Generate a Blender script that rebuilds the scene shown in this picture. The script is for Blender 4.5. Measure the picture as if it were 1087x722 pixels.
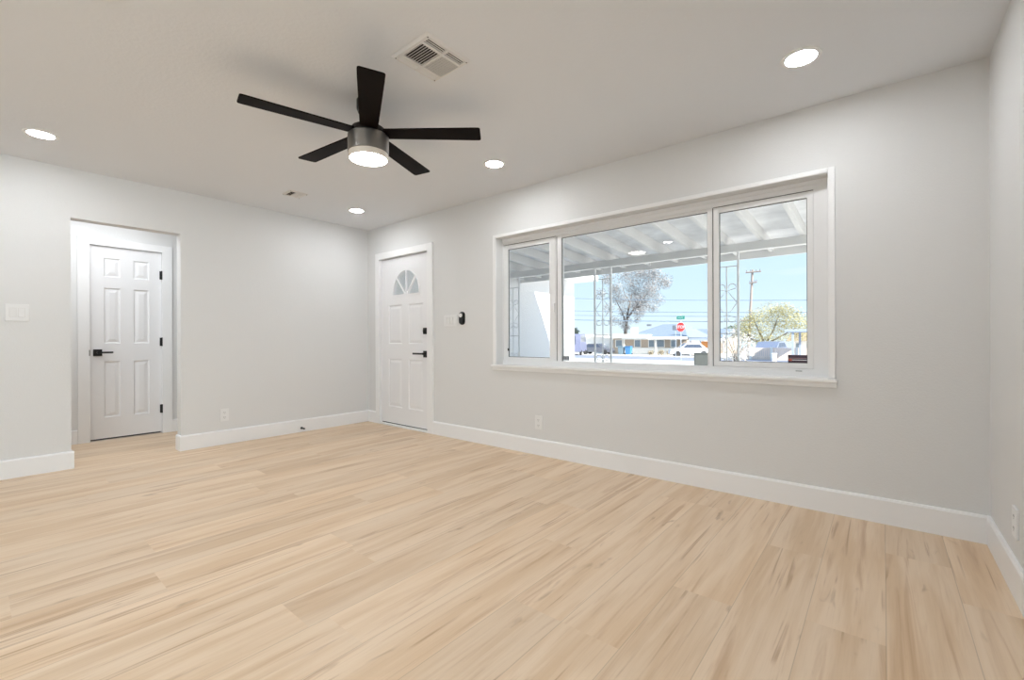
import bpy, bmesh, math, random
from mathutils import Vector, Matrix
random.seed(7)
S = bpy.context.scene
for o in list(bpy.data.objects): bpy.data.objects.remove(o)
COL = S.collection
PI = math.pi

# ------------------------------------------------------------------ camera
F_PX, YAW, PITCH, ROLL, CAM_H = 476.03, -0.6915, -0.00013, -0.00368, 1.03157
XL, XR, YW, CEIL = -5.0825, 0.4121, 3.2517, 2.44      # left wall, right wall, window wall, ceiling
YB = -4.4                                              # wall behind the camera
fw = Vector((math.sin(YAW)*math.cos(PITCH), math.cos(YAW)*math.cos(PITCH), math.sin(PITCH)))
rt = Vector((math.cos(YAW), -math.sin(YAW), 0)); up = rt.cross(fw)
r2 = rt*math.cos(ROLL)+up*math.sin(ROLL); u2 = -rt*math.sin(ROLL)+up*math.cos(ROLL)
cd = bpy.data.cameras.new('camera'); cam = bpy.data.objects.new('camera', cd); COL.objects.link(cam)
cd.sensor_width = 36.0; cd.sensor_fit = 'HORIZONTAL'; cd.lens = F_PX/1087*36.0
cd.clip_start = 0.05; cd.clip_end = 500
M = Matrix((r2, u2, -fw)).transposed().to_4x4(); M.translation = Vector((0, 0, CAM_H))
cam.matrix_world = M
S.camera = cam

# ------------------------------------------------------------------ exposure, world, sun, large lights
S.view_settings.view_transform = 'Standard'; S.view_settings.look = 'None'
S.view_settings.exposure = 0.55; S.view_settings.gamma = 1.0
S.view_settings.use_curve_mapping = False
SKY_STRENGTH = 0.84; SUN_STRENGTH = 8.5
SUN_DIR = Vector((-1.43, 0.53, -1.0)).normalized()
RECESSED_STRENGTH = 92.0; FAN_STRENGTH = 26.0
REAR_WATTS = 146.0; HALL_WATTS = 11.0

w = bpy.data.worlds.new('sky'); S.world = w; w.use_nodes = True
nt = w.node_tree; nt.nodes.clear()
def wn(t, **k):
    n = nt.nodes.new(t)
    for a, b in k.items(): setattr(n, a, b)
    return n
tc = wn('ShaderNodeTexCoord'); sx = wn('ShaderNodeSeparateXYZ'); nt.links.new(tc.outputs['Generated'], sx.inputs[0])
rp = wn('ShaderNodeValToRGB'); nt.links.new(sx.outputs['Z'], rp.inputs[0])
cr = rp.color_ramp
cr.elements[0].position = 0.0; cr.elements[0].color = (0.76, 0.90, 1.0, 1)
cr.elements[1].position = 0.75; cr.elements[1].color = (0.33, 0.55, 0.93, 1)
e = cr.elements.new(0.10); e.color = (0.64, 0.82, 0.98, 1)
e = cr.elements.new(0.24); e.color = (0.56, 0.77, 0.99, 1)
nz = wn('ShaderNodeTexNoise'); nz.inputs['Scale'].default_value = 5.0; nz.inputs['Detail'].default_value = 6
mp = wn('ShaderNodeMapping'); mp.inputs['Scale'].default_value = (1, 1, 5)
nt.links.new(tc.outputs['Generated'], mp.inputs[0]); nt.links.new(mp.outputs[0], nz.inputs['Vector'])
cl = wn('ShaderNodeMapRange'); cl.inputs['From Min'].default_value = 0.52; cl.inputs['From Max'].default_value = 0.8
cl.inputs['To Max'].default_value = 0.45
nt.links.new(nz.outputs['Fac'], cl.inputs['Value'])
mx = wn('ShaderNodeMix', data_type='RGBA'); nt.links.new(cl.outputs[0], mx.inputs['Factor'])
nt.links.new(rp.outputs[0], mx.inputs[6]); mx.inputs[7].default_value = (1, 1, 1, 1)
bg = wn('ShaderNodeBackground'); bg.inputs['Strength'].default_value = SKY_STRENGTH
nt.links.new(mx.outputs[2], bg.inputs['Color'])
wo = wn('ShaderNodeOutputWorld'); nt.links.new(bg.outputs[0], wo.inputs[0])

sd = bpy.data.lights.new('sun', 'SUN'); sd.energy = SUN_STRENGTH; sd.angle = 0.009; sd.color = (1.0, 0.96, 0.9)
so = bpy.data.objects.new('sun', sd); COL.objects.link(so)
so.rotation_euler = SUN_DIR.to_track_quat('-Z', 'Y').to_euler()

def area(name, loc, direction, sx_, sy_, watts, color):
    d = bpy.data.lights.new(name, 'AREA'); d.shape = 'RECTANGLE'; d.size = sx_; d.size_y = sy_
    d.energy = watts; d.color = color
    o = bpy.data.objects.new(name, d); COL.objects.link(o); o.location = loc
    o.rotation_euler = Vector(direction).to_track_quat('-Z', 'Z').to_euler()
    return o
# added fill lights: one by the right wall behind the camera, one in the hall
area('rear_fill', (XR-0.03, -2.3, 1.25), (-1, 0, -0.30), 3.6, 2.2, REAR_WATTS, (0.80, 0.92, 1.0))
area('hall_fill', (-5.60, 0.5, CEIL-0.04), (0, 0, -1), 0.7, 1.6, HALL_WATTS, (0.93, 0.965, 1.0))

# ------------------------------------------------------------------ helpers
def lin(c):
    return tuple(((v/255)/12.92 if v/255 <= 0.04045 else ((v/255+0.055)/1.055)**2.4) for v in c)
def srgb(r, g, b): return (*lin((r, g, b)), 1.0)

def material(name, color, rough=0.5, metal=0.0, bump=0.0, bscale=60.0, var=0.0, vscale=3.0, spec=0.5):
    m = bpy.data.materials.new(name); m.use_nodes = True
    t = m.node_tree; b = t.nodes['Principled BSDF']
    b.inputs['Base Color'].default_value = color; b.inputs['Roughness'].default_value = rough
    b.inputs['Metallic'].default_value = metal; b.inputs['Specular IOR Level'].default_value = spec
    co = t.nodes.new('ShaderNodeTexCoord')
    if var > 0:
        n = t.nodes.new('ShaderNodeTexNoise'); n.inputs['Scale'].default_value = vscale; n.inputs['Detail'].default_value = 4
        t.links.new(co.outputs['Object'], n.inputs['Vector'])
        h = t.nodes.new('ShaderNodeMapRange'); h.inputs['To Min'].default_value = 1-var; h.inputs['To Max'].default_value = 1+var
        h.inputs['From Min'].default_value = 0.3; h.inputs['From Max'].default_value = 0.7
        t.links.new(n.outputs['Fac'], h.inputs['Value'])
        v = t.nodes.new('ShaderNodeVectorMath'); v.operation = 'SCALE'; v.inputs[0].default_value = color[:3]
        t.links.new(h.outputs[0], v.inputs['Scale']); t.links.new(v.outputs[0], b.inputs['Base Color'])
    if bump > 0:
        n = t.nodes.new('ShaderNodeTexNoise'); n.inputs['Scale'].default_value = bscale; n.inputs['Detail'].default_value = 3
        t.links.new(co.outputs['Object'], n.inputs['Vector'])
        k = t.nodes.new('ShaderNodeBump'); k.inputs['Strength'].default_value = bump; k.inputs['Distance'].default_value = 0.01
        t.links.new(n.outputs['Fac'], k.inputs['Height']); t.links.new(k.outputs[0], b.inputs['Normal'])
    return m
def emitter(name, color, strength):
    m = bpy.data.materials.new(name); m.use_nodes = True; t = m.node_tree; t.nodes.clear()
    e = t.nodes.new('ShaderNodeEmission'); e.inputs[0].default_value = color; e.inputs[1].default_value = strength
    o = t.nodes.new('ShaderNodeOutputMaterial'); t.links.new(e.outputs[0], o.inputs[0]); return m
def pane_glass(name, tint=(0.97, 0.985, 0.98, 1)):
    m = bpy.data.materials.new(name); m.use_nodes = True; t = m.node_tree; t.nodes.clear()
    tr = t.nodes.new('ShaderNodeBsdfTransparent'); tr.inputs[0].default_value = tint
    gl = t.nodes.new('ShaderNodeBsdfGlossy'); gl.inputs['Roughness'].default_value = 0.0
    fr = t.nodes.new('ShaderNodeFresnel'); fr.inputs['IOR'].default_value = 1.45
    mi = t.nodes.new('ShaderNodeMixShader'); o = t.nodes.new('ShaderNodeOutputMaterial')
    ge = t.nodes.new('ShaderNodeNewGeometry'); fm = t.nodes.new('ShaderNodeMath'); fm.operation = 'SUBTRACT'; fm.use_clamp = True
    t.links.new(fr.outputs[0], fm.inputs[0]); t.links.new(ge.outputs['Backfacing'], fm.inputs[1])   # reflect on the outer faces only
    t.links.new(fm.outputs[0], mi.inputs[0]); t.links.new(tr.outputs[0], mi.inputs[1]); t.links.new(gl.outputs[0], mi.inputs[2])
    t.links.new(mi.outputs[0], o.inputs[0]); return m

class B:
    """collects shapes in world metres"""
    def __init__(s): s.bm = bmesh.new()
    def merge(s, t):
        me = bpy.data.meshes.new('tmp'); t.to_mesh(me); t.free(); s.bm.from_mesh(me); bpy.data.meshes.remove(me); return s
    def box(s, x0, x1, y0, y1, z0, z1, bev=0.0, seg=2):
        t = bmesh.new(); bmesh.ops.create_cube(t, size=1)
        for v in t.verts:
            v.co = Vector(((x0+x1)/2+v.co.x*abs(x1-x0), (y0+y1)/2+v.co.y*abs(y1-y0), (z0+z1)/2+v.co.z*abs(z1-z0)))
        if bev > 0: bmesh.ops.bevel(t, geom=list(t.edges), offset=bev, segments=seg, affect='EDGES', profile=0.6)
        return s.merge(t)
    def cyl(s, p0, p1, r0, r1=None, n=24):
        r1 = r0 if r1 is None else r1
        p0 = Vector(p0); p1 = Vector(p1); d = p1-p0; t = bmesh.new()
        bmesh.ops.create_cone(t, cap_ends=True, segments=n, radius1=r0, radius2=r1, depth=d.length)
        t.transform(Matrix.Translation((p0+p1)/2) @ d.to_track_quat('Z', 'Y').to_matrix().to_4x4())
        return s.merge(t)
    def tube(s, pts, r, n=6):
        pts = [Vector(p) for p in pts]; rings = []
        for i, p in enumerate(pts):
            d = (pts[min(i+1, len(pts)-1)]-pts[max(i-1, 0)]).normalized()
            q = d.to_track_quat('Z', 'Y'); rad = r[i] if isinstance(r, (list, tuple)) else r
            rings.append([s.bm.verts.new(p+q @ Vector((math.cos(2*PI*k/n)*rad, math.sin(2*PI*k/n)*rad, 0))) for k in range(n)])
        for a, b in zip(rings, rings[1:]):
            for k in range(n): s.bm.faces.new((a[k], a[(k+1) % n], b[(k+1) % n], b[k]))
        s.bm.faces.new(rings[0][::-1]); s.bm.faces.new(rings[-1]); return s
    def lathe(s, prof, cx, cy, n=48):
        rings = []
        for (r, z) in prof:
            if r < 1e-6: rings.append([s.bm.verts.new((cx, cy, z))])
            else: rings.append([s.bm.verts.new((cx+r*math.cos(2*PI*k/n), cy+r*math.sin(2*PI*k/n), z)) for k in range(n)])
        for a, b in zip(rings, rings[1:]):
            for k in range(n):
                k2 = (k+1) % n
                if len(a) == 1 and len(b) == 1: continue
                if len(a) == 1: s.bm.faces.new((a[0], b[k], b[k2]))
                elif len(b) == 1: s.bm.faces.new((a[k], a[k2], b[0]))
                else: s.bm.faces.new((a[k], a[k2], b[k2], b[k]))
        return s
    def poly(s, pts, d):
        """closed polygon swept along vector d"""
        d = Vector(d); a = [s.bm.verts.new(p) for p in pts]; b = [s.bm.verts.new(Vector(p)+d) for p in pts]
        s.bm.faces.new(a[::-1]); s.bm.faces.new(b); n = len(pts)
        for k in range(n): s.bm.faces.new((a[k], a[(k+1) % n], b[(k+1) % n], b[k]))
        return s
    def faces(s, vs, fs):
        a = [s.bm.verts.new(p) for p in vs]
        for q in fs: s.bm.faces.new([a[i] for i in q])
        return s

def origin_of(o):
    v = Vector((0, 0, 0))
    while o is not None: v = v+Vector(o.location); o = o.parent
    return v
def build(name, b, m, parent=None, label=None, smooth=False, fixn=True):
    bm = b.bm
    if fixn: bmesh.ops.recalc_face_normals(bm, faces=list(bm.faces))
    org = origin_of(parent)
    if parent is None:                       # origin at the middle of the base
        xs = [v.co for v in bm.verts]
        org = Vector(((min(v.x for v in xs)+max(v.x for v in xs))/2, (min(v.y for v in xs)+max(v.y for v in xs))/2, min(v.z for v in xs)))
    bmesh.ops.translate(bm, verts=list(bm.verts), vec=-org)
    me = bpy.data.meshes.new(name); bm.to_mesh(me); bm.free()
    o = bpy.data.objects.new(name, me); COL.objects.link(o)
    if parent is None: o.location = org
    else: o.parent = parent
    for mm in (m if isinstance(m, (list, tuple)) else [m]): me.materials.append(mm)
    if smooth:
        for p in me.polygons: p.use_smooth = True
        try: me.set_sharp_from_angle(angle=math.radians(38))
        except Exception: pass
    if label: o['label'] = label
    return o
def tag(o, label, cat, group=None, kind=None):
    o['label'] = label; o['category'] = cat
    if group: o['group'] = group
    if kind: o['kind'] = kind
    return o
def thing(name, label, cat, loc, group=None, kind=None):
    o = bpy.data.objects.new(name, None); COL.objects.link(o); o.location = loc; o.empty_display_size = 0.1
    return tag(o, label, cat, group, kind)
def struct(name, b, m, label=None, cat=None, smooth=False):
    o = build(name, b, m, None, label, smooth); o['kind'] = 'structure'
    if cat: o['category'] = cat
    return o

# ------------------------------------------------------------------ materials
M_WALL = material('wall_paint', srgb(231, 231, 230), 0.75, bump=0.12, bscale=110, spec=0.3)
M_CEIL = material('ceiling_paint', srgb(233, 235, 238), 0.85, bump=0.14, bscale=50, spec=0.2)
M_TRIM = material('trim_paint', srgb(249, 249, 249), 0.38, spec=0.45)
M_DOOR = material('door_paint', srgb(245, 245, 246), 0.4, spec=0.45)
M_VINYL = material('window_vinyl', srgb(242, 242, 242), 0.4)
M_GASKET_SHADE = material('window_gasket_and_shade', srgb(90, 88, 86), 0.6)
M_PLATE = material('white_plastic', srgb(240, 240, 239), 0.35)
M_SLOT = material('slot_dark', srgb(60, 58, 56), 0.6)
M_BLACK = material('matte_black', srgb(16, 16, 17), 0.38)
M_BLADE = material('espresso_blade', (0.006, 0.003, 0.002, 1), 0.5, var=0.35, vscale=9, spec=0.05)
M_METAL = material('gunmetal', (0.25, 0.235, 0.215, 1), 0.36, metal=0.9)
M_DARKM = material('dark_bronze', (0.022, 0.018, 0.016, 1), 0.35, metal=0.6)
M_RING = material('lens_rim', srgb(226, 216, 203), 0.4)
M_LAMP = emitter('recessed_glow', (0.94, 0.965, 1.0, 1), RECESSED_STRENGTH)
M_FANLAMP = emitter('fan_glow', (1.0, 0.95, 0.88, 1), FAN_STRENGTH)
M_GLASS = pane_glass('window_glass')
M_DUCT = material('duct_dark', srgb(52, 46, 40), 0.8)
M_GRILLE = material('grille_white', srgb(228, 226, 223), 0.45)
M_EXTW = material('white_timber', srgb(236, 235, 233), 0.6, bump=0.15, bscale=40, var=0.03)
M_DECK = material('porch_boards', srgb(238, 239, 241), 0.7, var=0.13, vscale=4, bump=0.2, bscale=30)
M_IRON = material('white_iron', srgb(242, 242, 242), 0.45)
M_STUCCO = material('white_stucco', srgb(240, 239, 238), 0.85, bump=0.7, bscale=35)
M_CONC = material('concrete', srgb(228, 224, 218), 0.85, var=0.05, bump=0.2)
M_GRAVEL = material('pale_gravel', srgb(216, 210, 202), 0.9, var=0.09, vscale=9, bump=0.5, bscale=25)
M_ASPH = material('sunbleached_asphalt', srgb(138, 142, 154), 0.85, var=0.05)
M_TAN = material('tan_wall', srgb(176, 162, 148), 0.8)
M_EXTWHITE = material('white_render', srgb(238, 236, 232), 0.8)
M_ROOFB = material('pale_blue_shingle', srgb(126, 138, 152), 0.85, var=0.06, vscale=2)
M_ROOFT = material('tan_shingle', srgb(160, 142, 116), 0.85, var=0.08, vscale=2)
M_WINB = material('house_window', srgb(128, 142, 154), 0.15)
M_BINB = material('bin_blue', srgb(70, 128, 178), 0.5)
M_BING = material('bin_grey', srgb(118, 138, 150), 0.5)
M_VAN = material('lavender_grey_paint', srgb(118, 122, 148), 0.35)
M_CARW = material('white_car_paint', srgb(225, 229, 240), 0.3)
M_CARB = material('blue_grey_car_paint', srgb(120, 130, 152), 0.3)
M_CARD = material('grey_car_paint', srgb(96, 100, 110), 0.3)
M_TYRE = material('tyre', srgb(45, 45, 48), 0.8)
M_GLD = material('vehicle_glass', srgb(70, 80, 98), 0.1)
M_RED = material('sign_red', srgb(212, 62, 60), 0.5)
M_GREEN = material('sign_green', srgb(30, 140, 124), 0.5)
M_WHITE = material('sign_white', srgb(240, 240, 240), 0.5)
M_GALV = material('galvanised', srgb(190, 196, 205), 0.5, metal=0.3)
M_SIGNB = material('sign_back', srgb(128, 132, 140), 0.5, metal=0.3)
M_POLE = material('weathered_pole', srgb(150, 138, 132), 0.85, var=0.1)
M_WIRE = material('cable', srgb(120, 140, 160), 0.7)
M_FENCE = material('pale_fence', srgb(240, 220, 206), 0.85, var=0.06)
M_ORANGE = material('orange_cover', srgb(240, 160, 92), 0.7)
M_UTIL = material('utility_green_grey', srgb(92, 94, 90), 0.6)
M_BARK = material('bark', srgb(104, 96, 90), 0.9, var=0.15, vscale=4)
M_LEAFG = material('eucalyptus_leaf', srgb(150, 148, 148), 0.8, var=0.35, vscale=1.3)
M_LEAFY = material('palo_verde_leaf', srgb(176, 168, 122), 0.8, var=0.2, vscale=1.0)
M_LEAFW = material('dry_leaf', srgb(205, 200, 192), 0.85, var=0.2, vscale=4)
M_LEAFB = material('brown_shrub', srgb(172, 160, 140), 0.85, var=0.25, vscale=4)
M_LEAFD = material('dark_shrub', srgb(105, 120, 110), 0.85, var=0.2, vscale=3)

# ------------------------------------------------------------------ floor: every plank a face with its own random seed
def floor_material():
    m = bpy.data.materials.new('oak_planks'); m.use_nodes = True; t = m.node_tree; b = t.nodes['Principled BSDF']
    N = t.nodes.new; L = t.links.new
    uv = N('ShaderNodeUVMap'); uv.uv_map = 'plank'        # metres inside the plank
    at = N('ShaderNodeAttribute'); at.attribute_name = 'seed'
    sp = N('ShaderNodeSeparateColor'); L(at.outputs['Color'], sp.inputs[0])
    su = N('ShaderNodeSeparateXYZ'); L(uv.outputs[0], su.inputs[0])
    def math_(op, a, b_=None, c=None):
        n = N('ShaderNodeMath'); n.operation = op
        for i, v in enumerate((a, b_, c)):
            if v is None: continue
            if isinstance(v, (int, float)): n.inputs[i].default_value = v
            else: L(v, n.inputs[i])
        return n.outputs[0]
    def noise(vx, vy, vz, detail, dist=0.0, rough=0.55):
        c = N('ShaderNodeCombineXYZ'); L(vx, c.inputs[0]); L(vy, c.inputs[1]); L(vz, c.inputs[2])
        n = N('ShaderNodeTexNoise'); n.inputs['Scale'].default_value = 1.0; n.inputs['Detail'].default_value = detail
        n.inputs['Distortion'].default_value = dist; n.inputs['Roughness'].default_value = rough
        L(c.outputs[0], n.inputs['Vector']); return n.outputs['Fac']
    def rng(v, a, b_, c=0.0, d=1.0):
        n = N('ShaderNodeMapRange'); L(v, n.inputs['Value']); n.interpolation_type = 'SMOOTHSTEP'
        for k, x in zip(('From Min', 'From Max', 'To Min', 'To Max'), (a, b_, c, d)): n.inputs[k].default_value = x
        return n.outputs[0]
    U, V = su.outputs['X'], su.outputs['Y']
    z1 = math_('MULTIPLY', sp.outputs['Red'], 97.0); z2 = math_('MULTIPLY', sp.outputs['Green'], 61.0)
    broad = noise(math_('MULTIPLY', U, 11.0), math_('MULTIPLY', V, 0.9), z1, 3, 0.35)
    streak = noise(math_('MULTIPLY', U, 19.0), math_('MULTIPLY', V, 0.85), z2, 5, 0.9)
    fine = noise(math_('MULTIPLY', U, 170.0), math_('MULTIPLY', V, 5.0), z1, 4, 0.2)
    crack = noise(math_('MULTIPLY', U, 30.0), math_('MULTIPLY', V, 0.55), math_('ADD', z2, 13.0), 4, 1.4)
    crackgate = noise(math_('MULTIPLY', U, 6.0), math_('MULTIPLY', V, 2.2), math_('ADD', z1, 31.0), 2, 0.2)
    knot = noise(math_('MULTIPLY', U, 15.0), math_('MULTIPLY', V, 3.2), math_('ADD', z2, 7.0), 3, 0.6)
    def mixc(f, A, C):
        n = N('ShaderNodeMix'); n.data_type = 'RGBA'; L(f, n.inputs['Factor'])
        for i, v in ((6, A), (7, C)):
            if isinstance(v, tuple): n.inputs[i].default_value = v
            else: L(v, n.inputs[i])
        return n.outputs[2]
    c = mixc(rng(broad, 0.36, 0.66), srgb(238, 214, 186), srgb(225, 196, 162))
    c = mixc(rng(streak, 0.53, 0.73, 0, 0.66), c, srgb(198, 160, 121))
    c = mixc(rng(math_('SUBTRACT', 1.0, streak), 0.56, 0.72, 0, 0.45), c, srgb(243, 221, 196))
    c = mixc(rng(fine, 0.45, 0.75, 0, 0.10), c, srgb(172, 134, 98))
    ck = math_('MULTIPLY', rng(crack, 0.58, 0.68), rng(crackgate, 0.47, 0.60))
    c = mixc(math_('MULTIPLY', ck, 0.52), c, srgb(166, 122, 80))
    c = mixc(rng(knot, 0.65, 0.77, 0, 0.5), c, srgb(158, 122, 86))
    tone = N('ShaderNodeMapRange'); L(sp.outputs['Blue'], tone.inputs['Value'])
    tone.inputs['To Min'].default_value = 0.95; tone.inputs['To Max'].default_value = 1.04
    sc = N('ShaderNodeVectorMath'); sc.operation = 'SCALE'; L(c, sc.inputs[0]); L(tone.outputs[0], sc.inputs['Scale'])
    # seam: narrow groove along plank edges, from the distance to the edge stored in a second map
    uv2 = N('ShaderNodeUVMap'); uv2.uv_map = 'edge'; se = N('ShaderNodeSeparateXYZ'); L(uv2.outputs[0], se.inputs[0])
    WD = 0.2286
    du = math_('MULTIPLY', math_('SUBTRACT', 0.5, math_('ABSOLUTE', math_('SUBTRACT', se.outputs['X'], 0.5))), WD)
    seam = rng(du, 0.0006, 0.002, 1, 0)
    c2 = mixc(math_('MULTIPLY', seam, 0.35), sc.outputs[0], srgb(140, 115, 88))
    L(c2, b.inputs['Base Color'])
    b.inputs['Roughness'].default_value = 0.42; b.inputs['Specular IOR Level'].default_value = 0.35
    bp = N('ShaderNodeBump'); bp.inputs['Strength'].default_value = 0.12; bp.inputs['Distance'].default_value = 0.002
    L(fine, bp.inputs['Height']); L(bp.outputs[0], b.inputs['Normal'])
    return m
def make_floor():
    PW, PL = 0.2286, 1.524
    joints = {0: 1.955, 1: 2.55, 2: 0.35, 3: 1.375, 4: 2.9, 5: 1.9, 6: 0.85, 7: 2.3, 8: 1.2, 9: 2.75, 10: 0.52, 11: 1.62}
    x0, x1, y0, y1 = -6.40, XR+0.10, YB-0.1, YW+0.10
    bm = bmesh.new(); uvp = bm.loops.layers.uv.new('plank'); uve = bm.loops.layers.uv.new('edge')
    colr = bm.loops.layers.float_color.new('seed')
    k = -4
    rnd = random.Random(11)
    while True:
        xa = 0.005-k*PW; xb = xa-PW          # plank runs from xb to xa
        if xa < x0: break
        ca, cb = min(xa, x1), max(xb, x0)
        if ca > cb:
            j = joints.get(k, rnd.uniform(0, PL))
            j -= math.ceil((j-y0)/PL)*PL
            while j < y1:
                ya, yb = max(j, y0), min(j+PL, y1)
                if yb > ya:
                    f = bm.faces.new([bm.verts.new(p) for p in ((cb, ya, 0), (ca, ya, 0), (ca, yb, 0), (cb, yb, 0))])
                    seed = (rnd.random(), rnd.random(), rnd.random(), 1)
                    for lp in f.loops:
                        x, y = lp.vert.co.x, lp.vert.co.y
                        lp[uvp].uv = (x-xb, y-j); lp[uve].uv = ((x-xb)/PW, (y-j)/PL); lp[colr] = seed
                j += PL
        k += 1
    # underside slab
    b = B(); b.bm = bm
    vs = [(x0, y0, -0.004), (x1, y0, -0.004), (x1, y1, -0.004), (x0, y1, -0.004), (x0, y0, -0.1), (x1, y0, -0.1), (x1, y1, -0.1), (x0, y1, -0.1)]
    b.faces(vs, [(4, 7, 6, 5), (0, 1, 5, 4), (1, 2, 6, 5), (2, 3, 7, 6), (3, 0, 4, 7)])
    me = bpy.data.meshes.new('floor'); bm.normal_update(); bm.to_mesh(me); bm.free()
    o = bpy.data.objects.new('floor', me); COL.objects.link(o); me.materials.append(floor_material()); o['kind'] = 'structure'
make_floor()

# ------------------------------------------------------------------ room shell
WT = 0.15
WX0, WX1, WZ0, WZ1 = -2.883, -0.252, 0.772, 2.017      # window opening
DX0, DX1, DZ = -4.825, -3.900, 2.035                   # front door opening
HOY0, HOY1, HOZ = 0.521, 1.262, 2.039                  # hall opening in the left wall
XH = -6.252                                            # hall's far wall
LT = 0.12
b = B()
b.box(XL-LT, DX0, YW, YW+WT, 0, CEIL+.1); b.box(DX0, DX1, YW, YW+WT, DZ, CEIL+.1); b.box(DX1, WX0, YW, YW+WT, 0, CEIL+.1)
b.box(WX0, WX1, YW, YW+WT, 0, WZ0); b.box(WX0, WX1, YW, YW+WT, WZ1, CEIL+.1); b.box(WX1, XR+.12, YW, YW+WT, 0, CEIL+.1)
struct('wall_front', b, M_WALL)
b = B()
b.box(XL-LT, XL, YB, HOY0, 0, CEIL+.1); b.box(XL-LT, XL, HOY0, HOY1, HOZ, CEIL+.1); b.box(XL-LT, XL, HOY1, YW, 0, CEIL+.1)
struct('wall_left', b, M_WALL)
struct('wall_right', B().box(XR, XR+.12, YB, YW, 0, CEIL+.1), M_WALL)
struct('wall_back', B().box(XL-LT, XR+.12, YB-.12, YB, 0, CEIL+.1), M_WALL)
HD0, HD1, HDZ = 0.776, 1.379, 2.03                     # hall door
b = B()
b.box(XH-.12, XH, -1.2, HD0, 0, CEIL+.1); b.box(XH-.12, XH, HD0, HD1, HDZ, CEIL+.1); b.box(XH-.12, XH, HD1, YW, 0, CEIL+.1)
struct('wall_hall', b, M_WALL)
struct('wall_hall_end', B().box(XH-.12, XL-LT, -1.32, -1.2, 0, CEIL+.1), M_WALL)
struct('wall_hall_front', B().box(XH-.12, XL-LT, YW, YW+WT, 0, CEIL+.1), M_WALL)
struct('ceiling', B().box(XH-.12, XR+.12, YB-.12, YW+WT, CEIL, CEIL+.1), M_CEIL)
struct('roof', B().box(-9.0, 7.0, -7.0, YW+0.15, CEIL+.12, CEIL+.30), M_ROOFB)  # unseen roof, made oversized to keep the sun off room and porch

# baseboards with an eased top edge
BH, BT = 0.142, 0.016
def base_profile(b, axis, a, c, face, sgn):
    """run along axis from a to c, back against plane `face`, projecting sgn"""
    pr = [(0, 0), (BT, 0), (BT, BH-.012), (BT-.006, BH-.001), (0, BH)]
    if axis == 'x': b.poly([(a, face+sgn*p, z) for p, z in pr], (c-a, 0, 0))
    else: b.poly([(face+sgn*p, a, z) for p, z in pr], (0, c-a, 0))
    return b
struct('baseboard_front', base_profile(base_profile(B(), 'x', DX1+.089, XR, YW, -1), 'x', XL, DX0-.072, YW, -1), M_TRIM)
b = base_profile(base_profile(B(), 'y', YB, HOY0+BT, XL, 1), 'y', HOY1-BT, YW, XL, 1)
base_profile(b, 'x', XL-LT, XL, HOY0, 1); base_profile(b, 'x', XL-LT, XL, HOY1, -1)
struct('baseboard_left', b, M_TRIM)
struct('baseboard_right', base_profile(B(), 'y', YB, YW, XR, -1), M_TRIM)
struct('baseboard_hall', base_profile(base_profile(B(), 'y', -1.2, HD0-.09, XH, 1), 'y', HD1+.09, YW, XH, 1), M_TRIM)

# ------------------------------------------------------------------ doors
def door_leaf(mapf, u0, u1, v0, v1, panels, thick, hole=None):
    """moulded door leaf. mapf(u, v, depth) -> world; depth grows away from the room"""
    b = B(); bm = b.bm
    def loop(pts, d): return [bm.verts.new(mapf(u, v, d)) for u, v in pts]
    def rect(p, i): return [(p[0]+i, p[2]+i), (p[1]-i, p[2]+i), (p[1]-i, p[3]-i), (p[0]+i, p[3]-i)]
    def bridge(a, c):
        n = len(a)
        for k in range(n): bm.faces.new((a[k], a[(k+1) % n], c[(k+1) % n], c[k]))
    def edges(lp): return [bm.edges.new((lp[k], lp[(k+1) % len(lp)])) for k in range(len(lp))]
    E_ = []
    outer = loop([(u0, v0), (u1, v0), (u1, v1), (u0, v1)], 0); E_ += edges(outer)
    ps = []
    for p in panels:
        l0 = loop(rect(p, 0), 0); E_ += edges(l0); ps.append((p, l0))
    if hole:
        h0 = loop(hole, 0); E_ += edges(h0)
    bmesh.ops.triangle_fill(bm, use_beauty=True, use_dissolve=False, edges=E_)
    for p, l0 in ps:
        l1 = loop(rect(p, .008), .010); bridge(l0, l1)
        l2 = loop(rect(p, .018), .010); bridge(l1, l2)
        l3 = loop(rect(p, .046), .003); bridge(l2, l3)
        bm.faces.new(l3)
    back = loop([(u0, v0), (u1, v0), (u1, v1), (u0, v1)], thick); bridge(outer, back)
    if hole:
        h1 = loop(hole, thick); bridge(h0, h1)
        E2 = edges(h1) if False else [bm.edges.get((h1[k], h1[(k+1) % len(h1)])) for k in range(len(h1))]
        E2 += [bm.edges.get((back[k], back[(k+1) % 4])) for k in range(4)]
        bmesh.ops.triangle_fill(bm, use_beauty=True, use_dissolve=False, edges=E2)
    else: bm.faces.new(back)
    return b

# front door (in the window wall)
FD = thing('door_1', 'white front door with a fan-shaped window beside the room corner', 'door', ((DX0+DX1)/2, YW+.03, 0), kind='structure')
fdy = YW+.022
fmap = lambda u, v, d: (u, fdy+d, v)
FCX, FCZ, FA, FH = -4.325, 1.572, 0.250, 0.285
arch = lambda a, h, z0: [(FCX+a, z0)]+[(FCX+a*math.cos(t), z0+.0+h*math.sin(t)) for t in [PI*k/24 for k in range(1, 24)]]+[(FCX-a, z0)]
panels = [(-4.672, -4.410, .990, 1.456), (-4.284, -4.018, .990, 1.456), (-4.675, -4.412, .226, .806), (-4.287, -4.020, .226, .806)]
leaf = build('door_leaf', door_leaf(fmap, DX0+.004, DX1-.004, .029, DZ-.011, panels, .044, arch(FA, FH, FCZ)), M_DOOR, FD)
b = B()                                                    # rim and muntins of the fan light
o_, i_ = arch(FA+.018, FH+.018, FCZ-.018), arch(FA-.006, FH-.006, FCZ+.006)
n = len(o_)
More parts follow.
